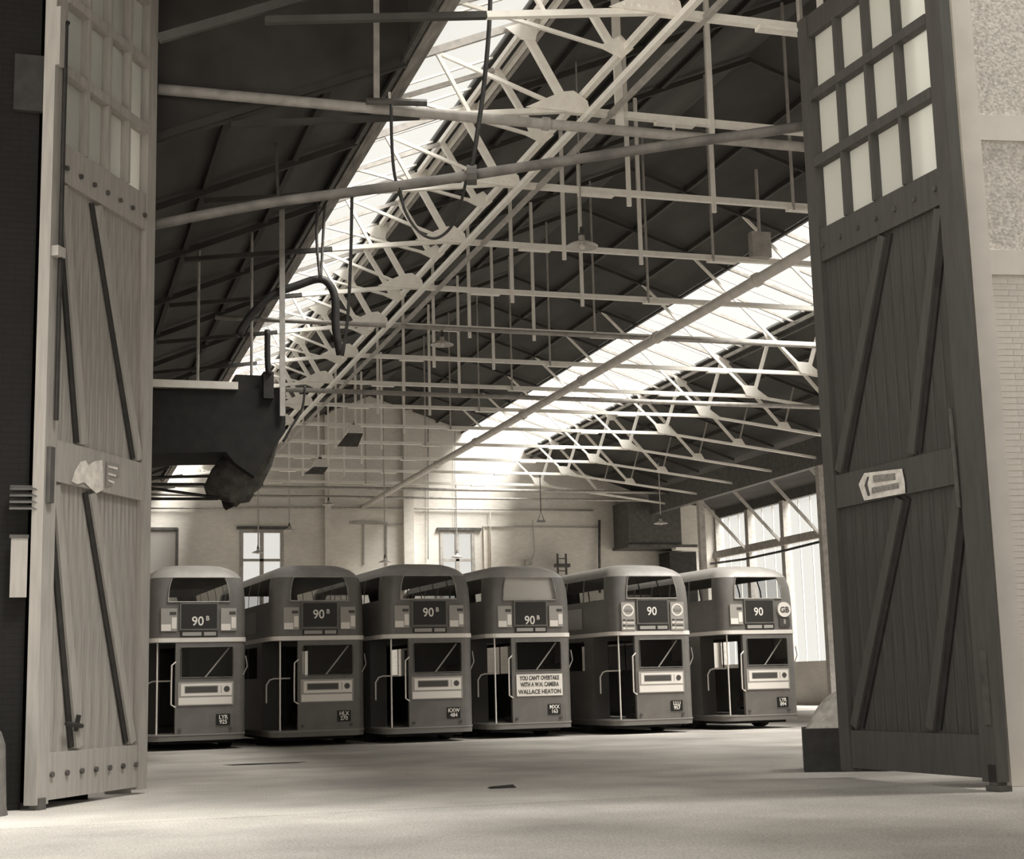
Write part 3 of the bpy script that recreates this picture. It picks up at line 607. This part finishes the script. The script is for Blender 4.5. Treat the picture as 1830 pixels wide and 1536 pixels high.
# ------------------------------------------------------------------ facade beside the dark door
fo = Vector((11.10, 15.92, 0)); fd = Vector((.988, -.153, 0)); ang = math.atan2(fd.y, fd.x)
fc = empty('wall_front', fo, 'pale painted front wall with roughcast panels beside the dark door', None, None, ang, 'structure')
def fb(nm, a0, a1, z0, z1, t0, t1, m):
    b = MB(); b.box(a0, a1, -t1, -t0, z0, z1); return b.build(nm, m, fc)
fb('pier', 0, .26, 0, 13, -.5, .06, 'stucco'); fb('wall_core', .26, 3.2, 0, 13, -.5, 0, 'joint')
fb('band', .26, 3.2, 8.08, 8.42, 0, .05, 'stucco'); fb('band', .26, 3.2, 6.30, 6.62, 0, .05, 'stucco')
fb('roughcast_panel', .26, 3.2, 6.62, 8.08, 0, .015, 'rough'); fb('roughcast_panel', .26, 3.2, 8.42, 11.5, 0, .015, 'rough')
fb('ledge', .30, 3.2, .62, .78, 0, .10, 'stucco'); fb('plinth', .30, 3.2, 0, .60, 0, .03, 'plinth')
b = MB(); b.box(0, .215, -.009, 0, 0, .069); bk = None; z = .80; r = 0
while z < 6.22:
    x = .27 - (.11 if r % 2 else 0)
    while x < 1.15:
        if bk is None: bk = b.build('brick', 'paintbrick', fc); bk.location = (x, 0, z)
        else: share('brick', bk, fc, (max(x, .262), 0, z)).scale = (1, 1+random.uniform(-.12, .12), 1)
        x += .225
    z += .077; r += 1
# pier beside the light door, near-black brick colour throughout
lw = empty('wall_front_left', (-.3, 19.6, 0), 'near-black brick front wall beside the grey boarded door', None, None, 0, 'structure')
b = MB(); b.box(-8, .12, 0, .5, 0, 12.6); b.build('wall_core', 'blackish', lw)
b = MB(); b.box(-8, .95, 1.35, 1.7, 0, 12.6); b.build('return_wall', 'blackish', lw)
a = atY(20, 962, 19.45); c = atY(52, 1068, 19.45)
e = empty('notice_board', (a.x, 19.5, c.z), 'weathered grey board fixed on the sooty wall by the door edge', 'board')
b = MB(); w_ = -.17-a.x; b.box(0, w_, -.06, 0, 0, a.z-c.z); b.build('panel', 'door', e)
b = MB(); b.box(-.02, w_+.01, -.075, .01, a.z-c.z, a.z-c.z+.04); b.build('top_rail', 'dark', e)
a = atY(18, 865, 19.45); c = atY(50, 912, 19.45); e = empty('wall_vent', (a.x, 19.5, c.z), 'dark slatted vent on the sooty wall above the grey board', 'vent')
for k in range(4): b = MB(); z = k*(a.z-c.z)/4; b.hexa([(0, -.10, z), (.35, -.10, z), (.35, -.02, z+.05), (0, -.02, z+.05), (0, -.09, z+.02), (.35, -.09, z+.02), (.35, -.01, z+.07), (0, -.01, z+.07)]); b.build('slat', 'dark', e)
a = atY(27, 97, 19.55); c = atY(66, 200, 19.55); b = MB(); b.box(a.x, c.x+.2, 19.52, 19.6, c.z, a.z); tag(b.build('shutter', 'black'), 'black shuttered opening high in the sooty wall', 'shutter')
a = ground(0, 1440); b = MB(); b.lathe((-.62, 18.9, 0), [(0, 1.05), (.12, 1.04), (.22, .95), (.27, .8), (.30, .1), (.32, 0)], 16); tag(b.build('stone_bollard', 'plinth', None, True), 'rounded grey stone bollard at foot of the sooty wall', 'bollard')

# ------------------------------------------------------------------ sand bin behind the dark door
p = ground(1438, 1381); e = empty('sand_bin', (p.x, p.y, 0), 'dark sand bin standing behind the dark boarded door', 'bin', None, math.radians(-27))
h = atY(1438, 1303, p.y).z
b = MB(); b.box(0, .04, 0, .9, 0, h).box(1.5, 1.54, 0, .9, 0, h).box(.04, 1.5, 0, .04, 0, h).box(.04, 1.5, .86, .9, 0, h).box(.04, 1.5, .04, .86, 0, .04); b.build('box', 'black', e)
b = MB(); n = 14
for i in range(n+1):
    for j in range(n+1):
        u, v = i/n, j/n; fu = max(0, 1-abs((u-.5)/.5)**2.2); fv = max(0, 1-abs((v-.5)/.5)**2.2)
        b.v.append((.045+u*1.45, .045+v*.81, h-.03 + .62*fu*fv**.7 + (random.uniform(-.015, .015) if 0 < i < n and 0 < j < n else 0)))
for i in range(n):
    for j in range(n): k = i*(n+1)+j; b.f.append((k, k+n+1, k+n+2, k+1))
o_ = b.build('sand_heap', 'sand', None, True); o_.location = e.location; o_.rotation_euler = e.rotation_euler; tag(o_, 'pale heap of sand rising out of the dark bin', 'sand')
p = ground(893, 1409); b = MB(); b.hexa([(-.16, -.1, 0), (.2, -.12, 0), (.18, .1, 0), (-.14, .13, 0), (-.12, -.06, .03), (.16, -.08, .045), (.14, .07, .03), (-.1, .09, .02)]); o_ = b.build('scrap', 'black'); o_.location = (p.x, p.y, 0); tag(o_, 'dark flat scrap lying on the concrete floor', 'scrap')
p = ground(470, 1366); b = MB()
pts = [(math.cos(t*.628)*(1.5+random.uniform(-.4, .4)), math.sin(t*.628)*(.5+random.uniform(-.15, .15)), 0) for t in range(10)]
b.prism(pts, (0, 0, .003)); o_ = b.build('oil_patch', 'chassis'); o_.location = (p.x, p.y, .0005); o_.scale = (.55, .5, 1); tag(o_, 'dark oil patch on floor in front of the buses', 'oil')

# ------------------------------------------------------------------ buses
HW, LEN, CR = 1.145, 7.9, .32
YW = [(.46, 1.75), (1.83, 2.95), (3.03, 4.15), (4.23, 5.35), (5.43, 6.55), (6.63, 7.3)]
S_R = [-1, -.88, -.4, 0, .4, .88, 1]
T_S = sorted({0.0, 1.0, *[(a-CR)/(LEN-2*CR) for w in YW for a in w]})
NA = 5
def ringpts(z, a, bb, f=0.0):
    """plan outline at height z: side inset a, rear inset bb, front inset f"""
    w = HW-a; y0 = bb; y1 = LEN-f; r = min(CR + a*.55, w*.6)
    pts = [(s*(w-r), y0) for s in S_R]
    arc = lambda cx, cy, t0: [(cx+r*math.cos(t0+math.pi/2*k/(NA+1)), cy+r*math.sin(t0+math.pi/2*k/(NA+1))) for k in range(1, NA+1)]
    pts += arc(w-r, y0+r, -math.pi/2)
    pts += [(w, y0+r+t*(y1-y0-2*r)) for t in T_S]
    pts += arc(w-r, y1-r, 0)
    pts += [(-s*(w-r), y1) for s in S_R]
    pts += arc(-w+r, y1-r, math.pi/2)
    pts += [(-w, y0+r+t*(y1-y0-2*r)) for t in reversed(T_S)]
    pts += arc(-w+r, y0+r, math.pi)
    return [(x, y, z) for x, y in pts]
nS, nT = len(S_R), len(T_S)
iR0 = nS+NA; iF0 = iR0+nT+NA; iL0 = iF0+nS+NA; NP = iL0+nT+NA
def side_hole(i):
    for base, rev in ((iR0, False), (iL0, True)):
        k = i-base
        if 0 <= k < nT-1:
            t = (T_S[k]+T_S[k+1])/2 if not rev else (T_S[nT-1-k]+T_S[nT-2-k])/2
            y = CR+t*(LEN-2*CR)
            for n, (a, b_) in enumerate(YW):
                if a < y < b_: return (base, n)
    return None
def make_bus():
    e = empty('double_decker_bus', (0, 0, 0))
    # upper deck shell
    RZ = [(2.47, 0, 0), (2.75, 0, 0), (3.10, 0, 0), (3.42, .005, .005), (3.72, .02, .025), (4.00, .075, .08), (4.10, .135, .15), (4.19, .22, .25), (4.26, .32, .40), (4.315, .45, .62), (4.35, .62, .97), (4.368, .82, 1.5)]
    R = [ringpts(z, a, c, c*.8) for z, a, c in RZ]
    low, roof, glass = MB(), MB(), {}
    for j in range(len(R)-1):
        for i in range(NP):
            q = [R[j][i], R[j][(i+1) % NP], R[j+1][(i+1) % NP], R[j+1][i]]
            hole = None
            if j in (3, 4):
                if 1 <= i < 5: hole = 'rear'
                elif iF0+1 <= i < iF0+5: hole = 'front'
                else: hole = side_hole(i)
            if hole: glass.setdefault(hole, MB()).poly(q)
            else: (low if j < 5 else roof).poly(q)
    roof.poly(R[-1])
    def weld(b, nm, m, smooth=True, par=e):
        o = b.build(nm, m, par, smooth, False); bm = bmesh.new(); bm.from_mesh(o.data); bmesh.ops.remove_doubles(bm, verts=bm.verts, dist=.0005); bmesh.ops.recalc_face_normals(bm, faces=bm.faces); bm.to_mesh(o.data); bm.free()
        for p in o.data.polygons: p.use_smooth = smooth
        return o
    weld(low, 'upper_deck_body', 'bus'); weld(roof, 'roof', 'busroof')
    for h, b in glass.items(): weld(b, 'rear_window' if h == 'rear' else 'window', 'busglass', False)
    rw = MB(); a = R[3]; c = R[5]; d = .015
    fr = [Vector(a[1])+Vector((0, -d, 0)), Vector(a[5])+Vector((0, -d, 0)), Vector(R[4][5])+Vector((0, -d, 0)), Vector(c[5])+Vector((0, -d, 0)), Vector(c[1])+Vector((0, -d, 0)), Vector(R[4][1])+Vector((0, -d, 0))]
    rw.tube(fr+[fr[0]], .016, 6, False); rw.build('window_frame', 'dull', e)
    for cx, sx in ((R[3][1][0], 1), (R[3][5][0], -1)):      # rounded corners of the rear windows
        for cz, sz in ((3.42, 1), (4.00, -1)):
            yy = lambda z: (.005 + (z-3.42)/.3*.02 if z < 3.72 else .025 + (z-3.72)/.28*.055) - .008
            k = 1.0 if sz > 0 else (R[5][5][0]/R[3][5][0]); rr_ = .13; c0 = (cx*k+sx*-.01, cz-sz*.01)
            pts = [(c0[0], c0[1])] + [(c0[0]+sx*(rr_-rr_*math.sin(t*math.pi/12)), c0[1]+sz*(rr_-rr_*math.cos(t*math.pi/12))) for t in range(7)]
            MB().poly([(x, yy(z), z) for x, z in pts]).build('window_corner', 'bus', e)
    for cx, sx in ((-.42, 1), (.82, -1)):
        for cz, sz in ((1.64, 1), (2.38, -1)):
            pts = [(cx, cz)] + [(cx+sx*(.09-.09*math.sin(t*math.pi/12)), cz+sz*(.09-.09*math.cos(t*math.pi/12))) for t in range(7)]
            MB().poly([(x, -.003, z) for x, z in pts]).build('window_corner', 'bus', e)
    # deck floor, band
    R0 = ringpts(2.47, .01, .01); b = MB(); b.prism(R0, (0, 0, .05)); b.build('upper_floor', 'inner', e)
    o1, o2 = ringpts(2.485, -.014, -.014, -.014), ringpts(2.585, -.014, -.014, -.014); b = MB()
    for i in range(NP): b.poly([o1[i], o1[(i+1) % NP], o2[(i+1) % NP], o2[i]])
    p1, p2 = ringpts(2.485, 0, 0), ringpts(2.585, 0, 0)
    for i in range(NP): b.poly([o1[i], o1[(i+1) % NP], p1[(i+1) % NP], p1[i]]); b.poly([o2[i], o2[(i+1) % NP], p2[(i+1) % NP], p2[i]])
    weld(b, 'cream_band', 'cream', False)
    # lower saloon
    RZ2 = [.36, 1.0, 1.62, 2.38, 2.47]; Y0 = 1.25; low = MB(); bulk = MB(); glass = {}
    def ring2(z):
        pts = []
        for x, y, _ in ringpts(z, 0, 0):
            if y < Y0: y = Y0; x = max(-HW, min(HW, x))
            pts.append((x, y, z))
        return pts
    R2 = [ring2(z) for z in RZ2]
    for j in range(4):
        for i in range(NP):
            q = [R2[j][i], R2[j][(i+1) % NP], R2[j+1][(i+1) % NP], R2[j+1][i]]
            if (Vector(q[0])-Vector(q[1])).length < 1e-4: continue
            h = side_hole(i) if j == 2 else None
            if h and h[1] == 0: h = None
            if j < 3 and 1 <= i < 3: continue   # saloon doorway
            if h: glass.setdefault(h, MB()).poly(q)
            else: (bulk if all(abs(p_[1]-Y0) < 1e-4 for p_ in q) else low).poly(q)
    weld(low, 'lower_deck_body', 'bus', False); weld(bulk, 'saloon_bulkhead', 'inner', False)
    for h, b in glass.items(): weld(b, 'window', 'busglass', False)
    # rear staircase panel
    arc = [(HW-CR+CR*math.sin(t*math.pi/12), CR-CR*math.cos(t*math.pi/12)) for t in range(1, 7)]
    xs = [(-.53, .10), (-.53, .0), (-.42, 0), (.82, 0), (HW-CR, 0)] + arc + [(HW, Y0)]
    b = MB(); zz = [.36, 1.64, 2.38, 2.47]
    for j in range(3):
        for i in range(len(xs)-1):
            if j == 1 and i == 2: continue
            (xa, ya), (xb, yb) = xs[i], xs[i+1]; b.poly([(xa, ya, zz[j]), (xb, yb, zz[j]), (xb, yb, zz[j+1]), (xa, ya, zz[j+1])])
    weld(b, 'stair_panel', 'bus', False)
    b = MB(); b.poly([(-.42, .01, 1.64), (.82, .01, 1.64), (.82, .01, 2.38), (-.42, .01, 2.38)]); b.build('stair_window', 'busglass', e)
    b = MB(); b.tube([(-.40, -.004, 1.66), (.80, -.004, 1.66), (.80, -.004, 2.37), (-.40, -.004, 2.37), (-.40, -.004, 1.66)], .012, 6, False); b.build('window_frame', 'bus', e)
    b = MB(); b.tube([(.18, .14, 1.66), (.74, .16, 2.34)], .018, 6); b.build('stair_handrail', 'chrome', e)
    b = MB()
    for k in range(7): b.box(-.3+.19*k, -.1+.19*k, .3, 1.2, .36+.2*k, .4+.22*k+.1)
    b.build('staircase', 'inner', e)
    # platform, poles, rails
    ol = [(x, y, .22) for x, y, _ in ringpts(0, 0, 0)]; b = MB(); b.prism(ol, (0, 0, .14)); b.build('platform', 'platform', e)
    ol = ringpts(.34, -.012, -.012); b = MB(); b.prism(ol, (0, 0, .03)); b.build('platform_edge', 'grey', e)
    b = MB(); b.box(-.95, .95, .5, 7.6, .14, .24); b.build('chassis', 'chassis', e)
    b = MB(); b.tube([(-.93, .13, .36), (-.93, .13, 2.47)], .02, 8); b.build('platform_pole', 'chrome', e)
    b = MB(); b.tube([(-.52, .0, 2.03), (-.62, -.03, 1.95), (-.625, -.03, 1.5), (-.625, -.03, 1.05), (-.52, .0, .99)], .018, 8); b.build('grab_rail', 'chrome', e)
    b = MB(); b.tube([(-1.08, 1.0, 1.02), (-1.08, 1.0, 1.45), (-1.0, 1.0, 1.57), (-.9, 1.0, 1.6), (-.5, 1.0, 1.6)], .02, 8); b.build('hoop_rail', 'chrome', e)
    # upper deck seats
    sd = None
    for y in (1.3, 2.1, 2.9, 3.7, 4.5, 5.3, 6.1):
        for x in (-.62, .62):
            if sd is None:
                b = MB(); b.box(-.42, .42, 0, .09, .45, .92).box(-.42, .42, .05, .5, .36, .47).box(-.05, .05, .1, .4, 0, .36); sd = b.build('seat', 'seat', e); sd.location = (x, y, 2.52)
            else: share('seat', sd, e, (x, y, 2.52))
    wd = None
    for y in (1.95, 6.6):
        for x in (-.98, .98):
            if wd is None:
                b = MB(); b.tube([(-.13, 0, 0), (.13, 0, 0)], .47, 18); wd = b.build('tyre', 'tyre', e); wd.location = (x, y, .47)
                b = MB(); b.tube([(-.14, 0, 0), (.14, 0, 0)], .24, 14); hb = b.build('wheel_hub', 'grey', wd)
            else:
                w2_ = share('tyre', wd, e, (x, y, .47)); share('wheel_hub', hb, w2_, (0, 0, 0))
    # rear fittings
    b = MB(); b.box(-.45, .46, -.03, .01, 2.76, 3.40); bz = b.build('blind_box', 'bus', e)
    b = MB(); b.box(-.41, .42, -.036, -.028, 2.80, 3.37); b.build('blind_glass', 'blind', bz)
    b = MB(); b.box(-.42, .44, -.024, .01, 2.61, 2.735); vb = b.build('via_box', 'blind', e)
    b = MB(); b.box(-.38, .06, -.03, -.02, 2.63, 2.715).box(.12, .40, -.03, -.02, 2.63, 2.715); b.build('via_print', 'adgrey', vb)
    b = MB(); b.box(.42, .75, -.02, .01, .55, .81); b.build('number_plate', 'plate', e)
    for x in (-.42, .76): b = MB(); b.tube([(x, -.03, .47), (x, .02, .47)], .04, 10); b.build('rear_lamp', 'dark', e)
    b = MB(); b.tube([(HW-.08, .1, 1.7), (HW+.02, .1, 1.9), (HW-.02, .1, 2.15)], .015, 6); b.build('side_rail', 'dull', e)
    for y0_, y1_ in ((1.9, 4.4), (4.6, 7.0)):
        for sx in (-1, 1): b = MB(); b.box(sx*(HW+.012)-.006, sx*(HW+.012)+.006, y0_, y1_, 2.72, 3.26); b.build('side_advert', 'addark' if y0_ > 2 else 'adgrey', e)
    return e
proto = make_bus()
def radio_ad(e):
    b = MB(); b.box(-.47, .82, -.022, .0, 1.02, 1.56); a = b.build('advert_board', 'adgrey', e)
    b = MB(); b.box(-.45, .78, -.028, -.02, 1.04, 1.20); b.build('advert_strip', 'adwhite', a)
    b = MB(); b.box(-.40, .54, -.028, -.02, 1.24, 1.30).box(-.40, .54, -.028, -.02, 1.47, 1.52).box(-.40, -.32, -.028, -.02, 1.30, 1.47).box(.46, .78, -.028, -.02, 1.24, 1.30).box(.46, .52, -.028, -.02, 1.30, 1.47).box(.54, .78, -.028, -.02, 1.30, 1.52); b.build('advert_frame', 'adwhite', a)
    b = MB(); b.box(-.30, .44, -.03, -.021, 1.32, 1.45); b.build('advert_picture', 'addark', a)
    b = MB(); b.tube([(.66, -.034, 1.385), (.66, -.02, 1.385)], .07, 14); b.build('advert_dial', 'addark', a)
def poster(e, x, kind):
    if kind == 'plain':
        b = MB(); b.box(x, x+.37, -.03, .0, 2.74, 3.27); p = b.build('poster', 'adgrey', e)
        b = MB(); b.box(x+.01, x+.23, -.034, -.026, 2.75, 2.90).box(x+.25, x+.36, -.034, -.026, 2.80, 3.06); b.build('poster_block', 'adwhite', p)
        b = MB(); b.box(x+.2, x+.35, -.034, -.026, 3.12, 3.19); b.build('poster_mark', 'addark', p)
    else:
        b = MB(); b.box(x, x+.38, -.03, .0, 2.60, 3.32); p = b.build('poster', 'adgrey', e)
        ring = MB()
        n = 20
        for k in range(n):
            t, u = 2*math.pi*k/n, 2*math.pi*(k+1)/n; c = (x+.19, 3.12)
            ring.poly([(c[0]+.12*math.cos(t), -.036, c[1]+.12*math.sin(t)), (c[0]+.12*math.cos(u), -.036, c[1]+.12*math.sin(u)), (c[0]+.165*math.cos(u), -.036, c[1]+.165*math.sin(u)), (c[0]+.165*math.cos(t), -.036, c[1]+.165*math.sin(t))])
        ring.build('roundel_ring', 'adwhite', p)
        b = MB(); b.box(x+.06, x+.32, -.04, -.034, 3.09, 3.15); b.build('roundel_bar', 'grey', p)
        for k in range(4): b = MB(); b.box(x+.03, x+.11, -.036, -.028, 2.64+k*.07, 2.68+k*.07).box(x+.14, x+.35, -.036, -.028, 2.64+k*.07, 2.67+k*.07); b.build('poster_line', 'addark' if k % 2 else 'adwhite', p)
BUS = [  # right rear corner X, rear Y, number, suffix, number height, plate, kind
    (4.70, 36.4, '90', 'B', 2.96, ('LYR', '925'), 'low', 'double-decker bus with blank destination above a low 90B, parked next to the boarded door'),
    (7.55, 36.35, '90', 'B', 3.09, ('HLX', '270'), '', 'double-decker bus showing 90B with plate HLX 270'),
    (10.17, 36.0, '90', 'B', 3.09, ('KXW', '484'), '', 'double-decker bus showing 90B with dark rear upper window and plate KXW 484'),
    (12.98, 36.7, '90', 'B', 2.90, ('MXX', '163'), 'camera', 'double-decker bus with a three-line lettered camera advert and whitened upper window'),
    (16.19, 36.4, '90', '', 3.08, ('LLU', '957'), 'roundel', 'double-decker bus showing 90 between two pale roundel posters'),
    (19.46, 36.9, '90', '', 3.06, ('LYR', '894'), 'gb', 'double-decker bus showing 90 with a round GB plate on its corner')]
BY = math.radians(3.5)                       # the row stands slightly askew
fleet = [proto] + [copy_tree(proto) for _ in BUS[1:]]
for e, (xr, y, num, suf, nz, pl, kd, lb) in zip(fleet, BUS):
    e.rotation_euler.z = BY; e.location = (xr-HW*math.cos(BY), y-HW*math.sin(BY), 0); tag(e, lb, 'bus', 'double-decker buses parked in a row')
    pr = [c for c in e.children if c.name.startswith('number_plate')][0]; bz = [c for c in e.children if c.name.startswith('blind_box')][0]
    text('route_number', num, .30, 'letter', bz, (-.03, -.04, nz), sx=.95, bold=.004)
    if suf: text('route_letter', suf, .15, 'letter', bz, (.20, -.04, nz+.07), bold=.002)
    text('plate_text', pl[0], .13, 'letter', pr, (.585, -.024, .735), sx=.95, bold=.003); text('plate_text', pl[1], .13, 'letter', pr, (.585, -.024, .625), sx=.95, bold=.003)
    if kd == 'camera':
        b = MB(); b.box(-.42, .82, -.022, .0, 1.02, 1.56); a = b.build('advert_board', 'adwhite', e)
        for t, z in (("YOU CAN'T OVERTAKE", 1.46), ('WITH A W.H. CAMERA', 1.30), ('WALLACE HEATON', 1.12)): text('advert_lettering', t, .15, 'addark', a, (.20, -.026, z), sx=1.12/(len(t)*.093), bold=.004)
        b = MB(); b.hexa([(-.74, .04, 3.43), (.74, .04, 3.43), (.74, .05, 3.43), (-.74, .05, 3.43), (-.70, .11, 3.99), (.70, .11, 3.99), (.70, .12, 3.99), (-.70, .12, 3.99)]); b.build('white_window_panel', 'adwhite', e)  # plain white panel just inside the rear upper window
    else: radio_ad(e)
    if kd == 'roundel': poster(e, -.89, 'r'); poster(e, .51, 'r')
    elif kd == 'gb':
        poster(e, -.88, 'plain')
        b = MB(); b.tube([(.76, -.05, 3.12), (.76, .0, 3.12)], .20, 20); g = b.build('country_plate', 'adwhite', e)
        text('country_letters', 'GB', .21, 'addark', g, (.76, -.055, 3.11), bold=.006)
        b = MB(); b.box(.60, .92, -.03, 0, 2.66, 2.90); g = b.build('fitting_box', 'addark', e)
        b = MB(); b.box(.73, .79, -.035, -.028, 2.74, 2.86); b.build('fitting_mark', 'adgrey', g)
    else: poster(e, -.88, 'plain'); poster(e, .51, 'plain')

# lettering becomes plain mesh
bpy.context.view_layer.update(); dg = bpy.context.evaluated_depsgraph_get()
done = []
for o_ in TEXTS: done.append(bpy.data.meshes.new_from_object(o_.evaluated_get(dg)))
for o_, me in zip(TEXTS, done):
    nm, par, loc, rot, sc = o_.name.split('.')[0], o_.parent, o_.location.copy(), o_.rotation_euler.copy(), o_.scale.copy()
    bpy.data.objects.remove(o_); n_ = bpy.data.objects.new(nm, me); COL.objects.link(n_); n_.parent = par; n_.location = loc; n_.rotation_euler = rot; n_.scale = sc
